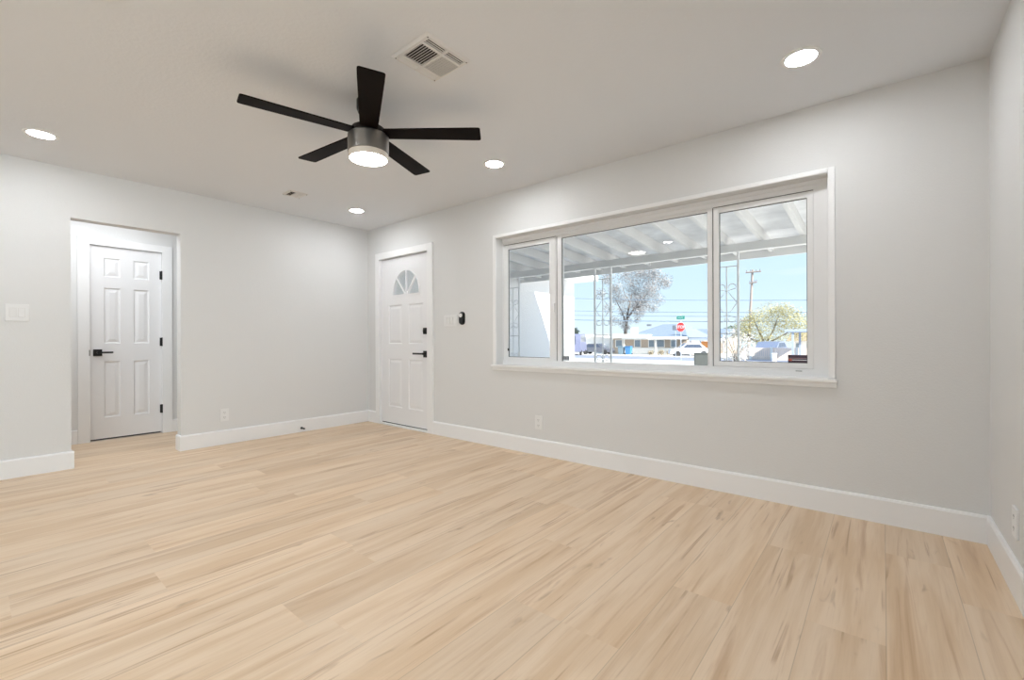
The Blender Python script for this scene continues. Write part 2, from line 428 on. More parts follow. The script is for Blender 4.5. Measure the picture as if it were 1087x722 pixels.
for (d0, d1) in ((-.006, .05),):
    vs = [(u, fdy+d0, v) for u, v in o_]+[(u, fdy+d0-.003, v) for u, v in i_]+[(u, fdy+.012, v) for u, v in i_]+[(u, fdy+.012, v) for u, v in o_]
    fs = []
    for k in range(n):
        k2 = (k+1) % n
        for r in range(4):
            s_ = (r+1) % 4; fs.append((r*n+k, r*n+k2, s_*n+k2, s_*n+k))
    b.faces(vs, fs)
for ang in (50, 90, 130):
    t = math.radians(ang); c_, s_ = math.cos(t), math.sin(t)
    p0 = (FCX+.03*c_, FCZ+.004); rr = 1/math.sqrt((c_/FA)**2+(s_/FH)**2); p1 = (FCX+rr*c_, FCZ+rr*s_)
    nx, nz_ = -s_*.010, c_*.010
    b.poly([(p0[0]+nx, fdy-.004, p0[1]+nz_), (p0[0]-nx, fdy-.004, p0[1]-nz_), (p1[0]-nx, fdy-.004, p1[1]-nz_), (p1[0]+nx, fdy-.004, p1[1]+nz_)], (0, .020, 0))
build('fan_light_frame', b, M_DOOR, FD)
b = B().poly([(u, fdy+.024, v) for u, v in arch(FA, FH, FCZ)], (0, .005, 0))
build('fan_light_glass', b, M_GLASS, FD)
b = B()
CASO, CASZ = .073, .074
b.box(DX0-CASO, DX0+.006, YW-.018, YW, 0, DZ+CASZ, .003); b.box(DX1-.006, DX1+.089, YW-.018, YW, 0, DZ+CASZ, .003)
b.box(DX0+.006, DX1-.006, YW-.018, YW, DZ-.004, DZ+CASZ, .003)
build('door_casing', b, M_TRIM, FD)
b = B().box(DX0, DX0+.003, YW, YW+WT, 0, DZ).box(DX1-.003, DX1, YW, YW+WT, 0, DZ).box(DX0, DX1, YW, YW+WT, DZ-.003, DZ)
build('door_jamb', b, M_TRIM, FD)
build('door_gap_shade', B().box(DX0+.004, DX1-.004, fdy+.008, fdy+.040, .0175, .0305), M_SLOT, FD)  # dark strip added to block outside light and darken the gap below the leaf
build('threshold_and_shade', B().box(DX0, DX1, YW-.02, YW+WT, 0, .018, .004), M_TRIM, FD)
for z in (.27, 1.05, 1.80):
    build('hinge', B().cyl((DX0+.006, YW-.004, z-.045), (DX0+.006, YW-.004, z+.045), .006, n=12).cyl((DX0+.006, YW-.004, z-.052), (DX0+.006, YW-.004, z-.045), .004, n=10), M_TRIM, FD)
b = B().box(-3.995, -3.935, fdy-.022, fdy, 1.100, 1.172, .004).box(-3.985, -3.945, fdy-.030, fdy-.02, 1.112, 1.160, .003)
db = build('deadbolt', b, M_BLACK, FD); build('thumb_turn', B().box(-3.970, -3.960, fdy-.045, fdy-.028, 1.118, 1.154, .002), M_BLACK, db)
b = B().box(-4.005, -3.935, fdy-.012, fdy, .838, .912, .003).cyl((-3.968, fdy-.055, .880), (-3.968, fdy-.010, .880), .012)
b.box(-4.135, -3.957, fdy-.062, fdy-.048, .870, .890, .003)
build('door_handle', b, M_BLACK, FD)

# hall door
HD = thing('door_2', 'white six-panel door with black lever in the hall behind the opening', 'door', (XH-.02, (HD0+HD1)/2, 0), kind='structure')
hdx = XH-.012
hmap = lambda u, v, d: (hdx-d, u, v)
L0, L1, R0, R1 = .890, 1.022, 1.130, 1.265
hp = [(L0, L1, 1.708, 1.905), (R0, R1, 1.708, 1.905), (L0, L1, 1.010, 1.592), (R0, R1, 1.010, 1.592), (L0, L1, .237, .823), (R0, R1, .237, .823)]
build('door_leaf', door_leaf(hmap, HD0+.004, HD1-.005, .020, HDZ-.008, hp, .035), M_DOOR, HD)
b = B().box(XH, XH+.018, HD0-.088, HD0+.003, 0, HDZ+.072, .002).box(XH, XH+.018, HD1-.003, HD1+.09, 0, HDZ+.072, .002).box(XH, XH+.018, HD0+.003, HD1-.003, HDZ-.002, HDZ+.072, .002)
build('door_casing', b, M_TRIM, HD)
b = B().box(XH-.12, XH, HD0, HD0+.003, 0, HDZ).box(XH-.12, XH, HD1-.003, HD1, 0, HDZ).box(XH-.12, XH, HD0, HD1, HDZ-.003, HDZ)
build('door_jamb', b, M_TRIM, HD)
build('door_stop_shadow_strip', B().box(XH-.1, XH-.07, HD0, HD1, 0, .012), M_SLOT, HD).name = 'threshold_and_shade'  # dark strip standing in for the shadow under the hall door
for z in (.275, 1.025, 1.772):
    build('hinge', B().cyl((XH+.006, HD1-.001, z-.048), (XH+.006, HD1-.001, z+.048), .012, n=12).box(XH-.011, XH+.002, HD1-.022, HD1-.001, z-.046, z+.046), M_BLACK, HD)
b = B().box(hdx, hdx+.010, .805, .874, .880, .950, .002).cyl((hdx, .840, .917), (hdx+.055, .840, .917), .011).box(hdx+.042, hdx+.054, .830, .955, .908, .926, .002)
build('door_handle', b, M_BLACK, HD)
build('strike_plate', B().box(XH-.012, XH+.0185, HD0-.004, HD0+.002, .885, .945), M_BLACK, HD)

# ------------------------------------------------------------------ window
WN = thing('window_1', 'wide white three-part sliding window looking onto the porch', 'window', ((WX0+WX1)/2, YW+.1, WZ0), kind='structure')
b = B()
cw = .040
for (x0, x1, z0, z1) in ((WX0-cw, WX0, .795, WZ1+.030), (WX1, WX1+.036, .795, WZ1+.030)):
    b.box(x0, x1, YW-.013, YW, z0, z1, .005)
b.box(WX0, WX1, YW-.013, YW, WZ1, WZ1+.030, .005)
build('window_casing', b, M_TRIM, WN)
sill = build('window_sill', B().box(-2.934, -.207, YW-.036, YW+.086, .772, .795, .006), M_TRIM, WN)
build('window_apron', B().box(-2.932, -.210, YW-.014, YW, .742, .772, .004), M_TRIM, WN)
y1, y2, y3 = YW+.085, YW+.096, YW+.108
b = B()                                                      # fixed frame in two steps
b.box(WX0, -2.885+.004, y1, YW+WT, .795, WZ1); b.box(-.296, WX1, y1, YW+WT, .795, WZ1)
b.box(WX0, -.296, y1, YW+WT, 1.992, WZ1); b.box(WX0, -.296, y1, YW+WT, .795, .826)
b.box(-.333, -.294, y2, YW+WT, .80, 2.0); b.box(WX0, -.333, y2, YW+WT, 1.962, 2.0); b.box(WX0, -.333, y2, YW+WT, .81, .842)
b.box(-2.225, -.94, y3, YW+WT, 1.940, 1.975, .002); b.box(-2.225, -.94, y3, YW+WT, .82, .836, .002)
b.box(-2.247, -2.204, y2+.003, YW+WT, .83, 1.97, .003); b.box(-.964, -.930, y2+.003, YW+WT, .83, 1.97, .003)
b.box(-2.262, -2.256, y2+.006, YW+WT, .83, 1.97)
wf_ = build('window_frame', b, M_VINYL, WN)
g = B()  # dark mullion grooves, plus strips painting the shadow lines on the sash tops
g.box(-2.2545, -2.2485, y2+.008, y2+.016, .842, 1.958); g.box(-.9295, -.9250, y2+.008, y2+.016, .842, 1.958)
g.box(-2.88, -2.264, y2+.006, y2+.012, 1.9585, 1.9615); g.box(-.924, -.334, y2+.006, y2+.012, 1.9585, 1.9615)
build('groove_seal_and_shade', g, M_GASKET_SHADE, wf_)
def sash(x0, x1, z0, z1, gx0, gx1, gz0, gz1, ys):
    b = B(); d = ys+.034
    b.box(x0, gx0, ys, d, z0, z1, .003); b.box(gx1, x1, ys, d, z0, z1, .003)
    b.box(gx0-.002, gx1+.002, ys+.001, d, gz1, z1-.0005, .002); b.box(gx0-.002, gx1+.002, ys+.001, d, z0+.0005, gz0, .002)
    o = build('window_sash', b, M_VINYL, WN)
    g = B(); e_ = .004
    for (a0, a1, c0, c1) in ((gx0, gx0+e_, gz0, gz1), (gx1-e_, gx1, gz0, gz1), (gx0, gx1, gz1-e_, gz1), (gx0, gx1, gz0, gz0+e_)):
        g.box(a0, a1, ys+.012, ys+.020, c0, c1)
    build('gasket', g, M_GASKET_SHADE, o)
    build('glass_pane', B().box(gx0, gx1, ys+.016, ys+.021, gz0, gz1), M_GLASS, o)
    return o
s1 = sash(-2.883, -2.264, .842, 1.958, -2.826, -2.332, .866, 1.916, y2+.004)
build('sash_latch', B().box(-2.286, -2.270, y2-.012, y2+.006, 1.28, 1.36, .004), M_VINYL, s1)
build('vent_stop', B().box(-2.828, -2.818, y2+.000, y2+.010, .925, .950, .002), M_SLOT, s1)
s2 = sash(-.924, -.334, .843, 1.958, -.887, -.367, .877, 1.920, y2+.004)
build('frame_stamp', B().box(-.430, -.395, YW+.0945, YW+.0965, .822, .830), M_GASKET_SHADE, WN, 'small grey stamp on the bottom rail')
build('glass_pane', B().box(-2.204, -.964, y3+.012, y3+.018, .836, 1.940), M_GLASS, WN)
g = B()
for (a0, a1, c0, c1) in ((-2.204, -2.200, .836, 1.94), (-.968, -.964, .836, 1.94), (-2.204, -.964, 1.936, 1.94)): g.box(a0, a1, y3+.004, y3+.012, c0, c1)
build('gasket', g, M_GASKET_SHADE, WN)
# stickers on the glass
ST = thing('window_sticker', 'dark plum security sticker with pale stripes in the right pane corner', 'sticker', (-.421, y2+.0195, .877))
M_PLUM = material('sticker_plum', srgb(74, 58, 74), 0.5)
build('sticker_sheet', B().box(-.474, -.370, y2+.0175, y2+.0195, .879, .929, .0008), M_PLUM, ST)
build('stripe', B().box(-.455, -.370, y2+.0168, y2+.0176, .8945, .8985), M_WHITE, ST)
build('stripe', B().box(-.474, -.370, y2+.0168, y2+.0176, .9070, .9095), material('stripe_pink', srgb(190, 160, 165), 0.5), ST)
build('logo_mark', B().box(-.470, -.452, y2+.0168, y2+.0176, .890, .903), material('logo_red', srgb(190, 96, 82), 0.5), ST)
S2 = thing('glass_label', 'small grey printed label in the lower left corner of the middle pane', 'label', (-2.165, y3+.012, .85))
M_LBL = material('label_grey', srgb(196, 200, 206), 0.5); M_LBLD = material('label_print', srgb(120, 128, 138), 0.5)
build('label_sheet', B().box(-2.199, -2.130, y3+.0095, y3+.0112, .846, .889), M_LBL, S2)
b = B()
for k in range(7): b.box(-2.194+k*.009, -2.189+k*.009+.001*(k % 3), y3+.0090, y3+.0096, .856, .880)
b.box(-2.197, -2.132, y3+.0090, y3+.0096, .8835, .887)
build('printed_bars', b, M_LBLD, S2)

# ------------------------------------------------------------------ switches, outlets and small wall things
def wall_plate(name, label, cat, loc, ax, sgn, wd, ht, kind, gangs=1, group=None):
    """plate on a wall; ax = axis the plate is wide along ('x' or 'y'), sgn = direction it faces"""
    t = thing(name, label, cat, loc, group)
    X, Y, Z = loc
    def bx(b, u0, u1, z0, z1, d0, d1, bev=0.0):
        if ax == 'x': b.box(X+u0, X+u1, Y+sgn*d0, Y+sgn*d1, Z+z0, Z+z1, bev)
        else: b.box(X+sgn*d0, X+sgn*d1, Y+u0, Y+u1, Z+z0, Z+z1, bev)
        return b
    build('wall_plate', bx(B(), -wd/2, wd/2, -ht/2, ht/2, 0, .009, .003), M_PLATE, t)
    if kind == 'outlet':
        for zc in (.024, -.024):
            r = build('receptacle', bx(B(), -.017, .017, zc-.016, zc+.016, .005, .0095, .003), M_PLATE, t)
            s = B(); bx(s, -.008, -.0055, zc-.003, zc+.007, .009, .0099); bx(s, .0055, .008, zc-.003, zc+.006, .009, .0099); bx(s, -.002, .002, zc-.011, zc-.007, .009, .0099)
            build('slots', s, M_SLOT, r)
        build('screw', bx(B(), -.003, .003, -.003, .003, .006, .0082, .001), M_GRILLE, t)
    else:
        for g_ in range(gangs):
            c = (g_-(gangs-1)/2)*.046
            build('rocker_bezel', bx(bx(bx(bx(B(), c-.0185, c-.0165, -.035, .035, .008, .0105), c+.0165, c+.0185, -.035, .035, .008, .0105), c-.0185, c+.0185, .033, .035, .008, .0105), c-.0185, c+.0185, -.035, -.033, .008, .0105), M_GRILLE, t)
            b = B(); up_ = .016 if g_ % 2 == 0 else .0095; dn = .0255-up_
            pts = [(-.032, dn), (.032, up_)]
            if ax == 'x': b.poly([(X+c-.016, Y+sgn*.006, Z-.032), (X+c-.016, Y+sgn*dn, Z-.032), (X+c-.016, Y+sgn*up_, Z+.032), (X+c-.016, Y+sgn*.006, Z+.032)], (.032, 0, 0))
            else: b.poly([(X+sgn*.006, Y+c-.016, Z-.032), (X+sgn*dn, Y+c-.016, Z-.032), (X+sgn*up_, Y+c-.016, Z+.032), (X+sgn*.006, Y+c-.016, Z+.032)], (0, .032, 0))
            build('rocker', b, M_PLATE, t)
    return t
wall_plate('light_switch', 'white two-gang rocker switch left of the hall opening', 'light switch', (XL, .228, 1.254), 'y', 1, .126, .130, 'switch', 2)
wall_plate('light_switch', 'white four-gang switch plate on the window wall beside the front door', 'light switch', (-3.530, YW, 1.239), 'x', -1, .203, .118, 'switch', 4)
wall_plate('power_outlet', 'white outlet low on the left wall, right of the hall opening', 'power outlet', (XL, 1.619, .292), 'y', 1, .076, .125, 'outlet')
wall_plate('power_outlet', 'white outlet low under the left end of the window', 'power outlet', (-2.381, YW, .289), 'x', -1, .078, .122, 'outlet')
wall_plate('power_outlet', 'white outlet on the right wall at the frame edge', 'power outlet', (XR, 2.680, .290), 'y', -1, .080, .122, 'outlet')
# black remote in its wall cradle
RM = thing('wall_remote', 'black oval wall remote with white dial beside the four-gang switch', 'remote control', (-3.355, YW, 1.188))
def pill(b, cx, z0, z1, hw, y0, y1):
    pts = [(cx+hw*math.cos(t), z1-hw+hw*math.sin(t)) for t in [PI*k/16 for k in range(17)]]+[(cx+hw*math.cos(t), z0+hw+hw*math.sin(t)) for t in [PI+PI*k/16 for k in range(17)]]
    return b.poly([(x, y1, z) for x, z in pts], (0, y0-y1, 0))
build('cradle', pill(B(), -3.355, 1.190, 1.326, .036, YW-.012, YW), M_BLACK, RM)
body = build('remote_body', pill(B(), -3.355, 1.196, 1.320, .031, YW-.024, YW-.012), M_BLACK, RM)
build('dial', B().cyl((-3.358, YW-.030, 1.287), (-3.358, YW-.023, 1.287), .021, n=28), M_PLATE, body, 'white round dial')
# spring door stop
DS = thing('door_stop', 'small black spring door stop on the left baseboard near the corner', 'door stop', (XL+BT, 2.385, .045))
sp = [(XL+BT+.008+.046*k/60, 2.385+.006*math.cos(k*PI/3), .045+.006*math.sin(k*PI/3)) for k in range(61)]
build('base_plate', B().cyl((XL+BT, 2.385, .045), (XL+BT+.008, 2.385, .045), .014, .011, 16), M_BLACK, DS)
build('spring', B().tube(sp, .0022, 5), M_BLACK, DS)
build('bumper', B().cyl((XL+BT+.052, 2.385, .045), (XL+BT+.070, 2.385, .045), .010, .008, 16), M_BLACK, DS)

# ------------------------------------------------------------------ ceiling lights
LAMPS = [(-.313, 2.655, 'round recessed ceiling light nearest the right wall'),
         (-4.399, .309, 'round recessed ceiling light at the far left, above the switch wall'),
         (-2.391, 2.674, 'round recessed ceiling light right of the fan, above the window'),
         (-4.389, 2.672, 'round recessed ceiling light in the corner near the front door'),
         (-2.39, .309, 'round recessed ceiling light seen only as a reflection in the window'),
         (-.35, .309, 'added unseen recessed ceiling light by the right wall, overhead beyond the top of the picture')]  # last lamp is added out of view to light the floor on the right
for (x, y, lb) in LAMPS:
    t = thing('recessed_light', lb, 'ceiling light', (x, y, CEIL), 'recessed lights in the living room ceiling')
    build('trim_ring', B().lathe([(.066, CEIL-.003), (.070, CEIL-.006), (.088, CEIL-.004), (.090, CEIL), (.066, CEIL)], x, y), M_PLATE, t, smooth=True)
    build('lens', B().lathe([(0, CEIL-.0045), (.066, CEIL-.0035), (.066, CEIL), (0, CEIL)], x, y), M_LAMP, t)

# ------------------------------------------------------------------ ceiling fan
FX, FY = -2.335, 1.500
FAN = thing('ceiling_fan', 'dark five-blade ceiling fan with a lit round lamp', 'ceiling fan', (FX, FY, CEIL))
build('canopy', B().lathe([(0, CEIL), (.066, CEIL), (.066, CEIL-.05), (.058, CEIL-.07), (.022, CEIL-.078), (.020, 2.285), (0, 2.285)], FX, FY), M_DARKM, FAN, smooth=True)
build('blade_hub', B().lathe([(0, 2.292), (.06, 2.290), (.095, 2.278), (.102, 2.262), (.102, 2.238), (0, 2.238)], FX, FY), M_DARKM, FAN, smooth=True)
hs = build('motor_housing', B().lathe([(0, 2.240), (.108, 2.240), (.1165, 2.232), (.1165, 2.134), (.112, 2.131), (0, 2.131)], FX, FY), M_METAL, FAN, smooth=True)
build('lens_rim', B().lathe([(0, 2.132), (.1135, 2.132), (.1130, 2.112), (.1105, 2.101), (.1055, 2.099), (.1055, 2.12), (0, 2.12)], FX, FY), M_RING, FAN, smooth=True)
build('lamp_lens', B().lathe([(.1058, 2.108), (.1058, 2.099), (.09, 2.094), (.05, 2.090), (0, 2.089)], FX, FY), M_FANLAMP, FAN, smooth=True)
for k in range(5):
    a = math.radians(40.4+72*k); ph = -0.10
    R_ = Matrix.Translation((FX, FY, 2.247)) @ Matrix.Rotation(a, 4, 'Z') @ Matrix.Rotation(ph, 4, 'X')
    out = [(.10, -.050), (.60, -.0625)]
    cr_ = .014
    for t in [-PI/2+PI/2*i/5 for i in range(6)]: out.append((.66-cr_+cr_*math.cos(t), -.063+cr_+cr_*math.sin(t)))
    for t in [PI/2*i/5 for i in range(6)]: out.append((.66-cr_+cr_*math.cos(t), .063-cr_+cr_*math.sin(t)))
    out += [(.60, .0625), (.10, .050)]
    b = B(); b.poly([(x, y, .0) for x, y in out], (0, 0, .007)); b.bm.transform(R_)
    bl = build('blade', b, M_BLADE, FAN)
    b = B(); b.poly([(.06, -.026, .007), (.17, -.034, .007), (.185, 0, .007), (.17, .034, .007), (.06, .026, .007)], (0, 0, .006)); b.bm.transform(R_)
    build('blade_arm', b, M_DARKM, bl)

# ------------------------------------------------------------------ vents
def vent(label, x0, x1, y0, y1, groups):
    t = thing('ceiling_vent', label, 'air vent', ((x0+x1)/2, (y0+y1)/2, CEIL))
    W_, H_ = x1-x0, y1-y0
    # groups: (s0,s1,t0,t1, axis of slats, tilt, count), s runs from x1 to x0, t from y0 to y1
    hs_ = [(x1-g[1]*W_, x1-g[0]*W_, y0+g[2]*H_, y0+g[3]*H_) for g in groups]
    b = B(); bm = b.bm; E_ = []; zt = CEIL-.010
    def loop(r, z): return [bm.verts.new(p) for p in ((r[0], r[2], z), (r[1], r[2], z), (r[1], r[3], z), (r[0], r[3], z))]
    def bridge(a, c):
        for k in range(4): bm.faces.new((a[k], a[(k+1) % 4], c[(k+1) % 4], c[k]))
    i_ = .012
    outer = loop((x0+i_, x1-i_, y0+i_, y1-i_), zt); E_ += [bm.edges.new((outer[k], outer[(k+1) % 4])) for k in range(4)]
    ls = []
    for h in hs_:
        l = loop(h, zt); E_ += [bm.edges.new((l[k], l[(k+1) % 4])) for k in range(4)]; ls.append((l, h))
    bmesh.ops.triangle_fill(bm, use_beauty=True, use_dissolve=False, edges=E_)
    rim = loop((x0, x1, y0, y1), CEIL-.001); bridge(outer, rim)
    for l, h in ls: bridge(l, loop(h, CEIL-.0015))
    build('vent_frame', b, M_GRILLE, t)
    b = B()
    for h in hs_: b.box(h[0], h[1], h[2], h[3], CEIL-.0022, CEIL-.0012)
    build('duct_opening', b, M_DUCT, t)
    for g, h in zip(groups, hs_):
        b = B()
        for k in range(g[6]):
            f = (k+.5)/g[6]
            if g[4] == 'x':          # slat runs along x
                yc = h[2]+f*(h[3]-h[2]); p = (h[3]-h[2])/g[6]*g[7]; dz = .0035*g[5]
                b.poly([(h[0], yc-p, CEIL-.006-dz), (h[0], yc+p, CEIL-.006+dz), (h[0], yc+p, CEIL-.0068+dz), (h[0], yc-p, CEIL-.0068-dz)], (h[1]-h[0], 0, 0))
            else:
                xc = h[0]+f*(h[1]-h[0]); p = (h[1]-h[0])/g[6]*g[7]; dz = .0035*g[5]
                b.poly([(xc-p, h[2], CEIL-.006-dz), (xc+p, h[2], CEIL-.006+dz), (xc+p, h[2], CEIL-.0068+dz), (xc-p, h[2], CEIL-.0068-dz)], (0, h[3]-h[2], 0))
        build('louver', b, M_GRILLE, t)
    for (s, u) in ((.065, .065), (.065, .935), (.935, .065), (.935, .935)):
        build('screw', B().cyl((x1-s*W_, y0+u*H_, CEIL-.0115), (x1-s*W_, y0+u*H_, CEIL-.006), .003, n=10), M_SLOT, t)
vent('large square ceiling vent beside the fan with two louvre fields', -1.875, -1.596, 1.330, 1.616,
     [(.27, .76, .10, .50, 'x', 1, 8, .40), (.27, .76, .54, .93, 'x', -1, 8, .18), (.08, .21, .10, .49, 'y', 0.3, 3, .14), (.08, .21, .54, .91, 'y', 0.3, 3, .14),
      (.82, .94, .10, .49, 'y', 1, 3, .47), (.82, .94, .54, .91, 'y', 1, 3, .47)])
vent('small ceiling vent left of the fan, towards the hall', -4.428, -4.250, 1.902, 2.075,
     [(.12, .90, .14, .40, 'x', 1, 1, .12), (.18, .50, .58, .80, 'x', -1, 3, .26), (.56, .88, .58, .80, 'x', -1, 3, .49)])

# ------------------------------------------------------------------ outdoors: porch
def gz(y): return -0.2-.0163*max(0.0, y-9.0)
def at(px, py, Y):
    d = fw+r2*((px-543.5)/F_PX)-u2*((py-361)/F_PX)
    return Vector((0, 0, CAM_H))+d*(Y/d.y)
YBM = YW+2.60
XWING = -5.20
slope = .066
def raf_z(y): return 2.178+slope*(YBM-y)                 # underside of the rafters
PR = thing('porch_roof', 'white open-raftered porch roof outside the window', 'porch roof', (-2.0, YW+1.7, 2.05))
PX0, PX1, YF = XWING+.01, 2.6, YW+3.26
yw_ = YW+WT+.005
RH = .125
YO = YF+.30
b = B().poly([(PX0, yw_, raf_z(yw_)+RH), (PX0, YO, raf_z(YO)+RH), (PX0, YO, raf_z(YO)+RH+.03), (PX0, yw_, raf_z(yw_)+RH+.03)], (PX1-PX0, 0, 0))
build('roof_boards', b, M_DECK, PR)
x = -5.10
xs = []
k = -11
while True:
    x = -.686+.401*k
    k += 1
    if x > PX1-.1: break
    if x > PX0+.05: xs.append(x)
for x in xs:
    b = B().poly([(x-.021, yw_, raf_z(yw_)), (x-.021, YF-.03, raf_z(YF-.03)+.0), (x-.021, YF-.03, raf_z(YF)+RH), (x-.021, yw_, raf_z(yw_)+RH-.001)], (.042, 0, 0))
    build('rafter', b, M_EXTW, PR)
build('beam', B().box(PX0, PX1, YBM, YBM+.09, 2.080, 2.176, .004), M_EXTW, PR)
build('fascia', B().box(PX0, PX1, YF-.03, YF, raf_z(YF)-.055, raf_z(YF)+RH-.001, .004), M_EXTW, PR)

def column(cx, label):
    yb = YBM+.045
    t = thing('iron_column', label, 'porch column', (cx, yb, -.11), 'ornamental iron porch columns')
    z0, z1 = -.11, 2.080; hw = .130
    for s in (-1, 1): build('post', B().box(cx+s*hw-.012, cx+s*hw+.012, yb-.012, yb+.012, z0, z1, .002), M_IRON, t)
    build('centre_rod', B().box(cx-.006, cx+.006, yb-.006, yb+.006, z0+.05, 1.915), M_IRON, t)
    for z in (1.915, 1.10, .19):
        build('cross_bar', B().box(cx-hw, cx+hw, yb-.006, yb+.006, z-.006, z+.006), M_IRON, t)
    for zo in (0, -.90):
        for s in (-1, 1):
            # one scroll: curl, diagonal out to the post, diagonal back to the rod, curl
            pts = []
            for i in range(11):
                a = math.radians(-20+205*(1-i/10))
                pts.append((cx+s*(.060+.042*-math.cos(a))*1.0, yb, zo+1.665+.040*math.sin(a)))
            pts = [(cx+s*(.062-.045*math.cos(math.radians(v))), yb, zo+1.662+.042*math.sin(math.radians(v))) for v in (200, 170, 140, 110, 80, 50, 25, 0, -20)][::-1]
            pts = pts+[(cx+s*.006, yb, zo+1.620), (cx+s*.060, yb, zo+1.550), (cx+s*.112, yb, zo+1.480), (cx+s*.112, yb, zo+1.462), (cx+s*.060, yb, zo+1.392), (cx+s*.006, yb, zo+1.322)]
            pts += [(cx+s*(.062-.045*math.cos(math.radians(v))), yb, zo+1.280+.042*math.sin(math.radians(v))) for v in (-200+360, -170+360, -140+360, -110+360, -80+360, -50+360, -25+360, 0, 20)]
            build('scroll', B().tube(pts, .0055, 5), M_IRON, t)
column(-4.848, 'white iron scroll column against the stucco wall, in the left pane')
column(-3.156, 'white iron scroll column in the middle pane beside the eucalyptus')
column(-1.473, 'white iron scroll column at the left edge of the right pane')

# projecting wing of the house
WG = thing('house_wing', 'white stucco wing of the house closing the porch on the left', 'building', (XWING-2.0, 5.9, -.2))
build('wall', B().box(XWING-4.2, XWING, YW+WT+.01, 8.42, -.25, 2.29), M_STUCCO, WG)
build('roof', B().box(XWING-4.6, XWING+.48, YW+WT+3.1, 8.62, 2.292, 2.41, .01), M_EXTW, WG)
struct('porch_slab', B().box(XWING, 4.5, YW+WT+.01, YBM+.35, -.30, -.11, .01), M_CONC)

# ground falling gently away from the house
def strip(name, ya, yb, m, lift, x0=-90, x1=60, t=.2):
    ys = [ya, yb] if not (ya < 9 < yb) else [ya, 9, yb]
    pts = [(x0, y, gz(y)+lift) for y in ys]+[(x0, y, gz(y)+lift-t) for y in ys[::-1]]
    return struct(name, B().poly(pts, (x1-x0, 0, 0)), m)
strip('ground', -12, 160, M_GRAVEL, 0, -160, 120)
strip('sidewalk', 30.5, 32.5, M_CONC, .08, t=.06)
strip('street', 33, 46, M_ASPH, .02, t=.015)
strip('sidewalk_far', 46.5, 48.5, M_CONC, .08, t=.06)

# ------------------------------------------------------------------ outdoors: the street
def px_box(b, p0, p1, y_top, y_bot, Y, depth, bev=0.0, base=None):
    """box facing -y whose front lies at distance Y and covers the given picture interval"""
    a, c = at(p0, y_top, Y), at(p1, y_bot, Y); m_ = at((p0+p1)/2, y_top, Y); n_ = at((p0+p1)/2, y_bot, Y)
    return b.box(a.x, c.x, Y, Y+depth, n_.z if base is None else base, m_.z, bev)
# house facing us across the street
YH = 58.0; g0 = gz(YH)
HA = thing('street_house', 'low white and tan house with pale blue hip roof across the street', 'house', (at(685, 370, YH).x, YH+4, g0))
za = lambda py: at(690, py, YH).z
xa = lambda px: at(px, 360, YH).x
build('wall', B().box(xa(651), xa(729), YH, YH+9, g0-.1, za(359.5)), M_TAN, HA)
build('lower_wall', B().box(xa(661.5), xa(721), YH-.10, YH, g0-.1, za(369.3)), M_EXTWHITE, HA)
b = B()
e0, e1, r0_, r1_ = xa(664), xa(733), xa(689), xa(713); zr = at(700, 344.4, YH+5).z; ze = za(358.6)
yf_, yb_ = YH-1.2, YH+10.2; ym = YH+5
b.faces([(e0, yf_, ze), (e1, yf_, ze), (e1, yb_, ze), (e0, yb_, ze), (r0_, ym, zr), (r1_, ym, zr)], [(0, 1, 5, 4), (1, 2, 5), (2, 3, 4, 5), (3, 0, 4), (3, 2, 1, 0)])
rf = build('roof', b, M_ROOFB, HA)
build('fascia', B().box(e0, e1, yf_-.05, yf_, ze-.22, ze+.10), M_EXTWHITE, rf)
for (p, q) in ((653.2, 660.8), (673, 680.3), (688, 694.8), (696.5, 705.5), (711.6, 718.5)):
    wf = build('window', px_box(B(), p, q, 360.6, 368.8, YH-.06, .06), M_EXTWHITE, HA)
    build('pane', px_box(B(), p+.7, q-.7, 361.2, 368.3, YH-.09, .03), M_WINB, wf)
for p in (661.5, 695.3):
    build('porch_post', px_box(B(), p, p+1.3, 359.6, 372, YH-1.0, .12, base=g0-.1), M_EXTWHITE, HA)
build('flat_roof', B().box(xa(645), xa(692), YH-1.4, YH+3, za(358.8), za(355.2), .03), M_EXTWHITE, HA)
build('chimney', px_box(B(), 669.8, 674.2, 347.8, 356, YH-.6, 1.0), M_EXTWHITE, HA)
build('roof_vent', px_box(B(), 686.5, 690.5, 344.2, 346.2, YH+3.6, .4), M_SIGNB, HA)
# white garage block left of it
YG = 61.0
GA = thing('garage', 'white flat-roofed garage beside the house across the street', 'garage', (at(636, 365, YG).x, YG+3, gz(YG)))
build('wall', B().box(at(617, 360, YG).x, at(650, 360, YG).x, YG, YG+6, gz(YG)-.1, at(636, 357.5, YG).z), M_EXTWHITE, GA)
build('roof', B().box(at(615, 360, YG).x, at(653, 360, YG).x, YG-.6, YG+6.5, at(636, 357.5, YG).z, at(636, 355.0, YG).z), M_EXTWHITE, GA)
build('garage_door', px_box(B(), 623, 640, 361.5, 372, YG-.05, .05, base=gz(YG)-.05), M_EXTWHITE, GA)
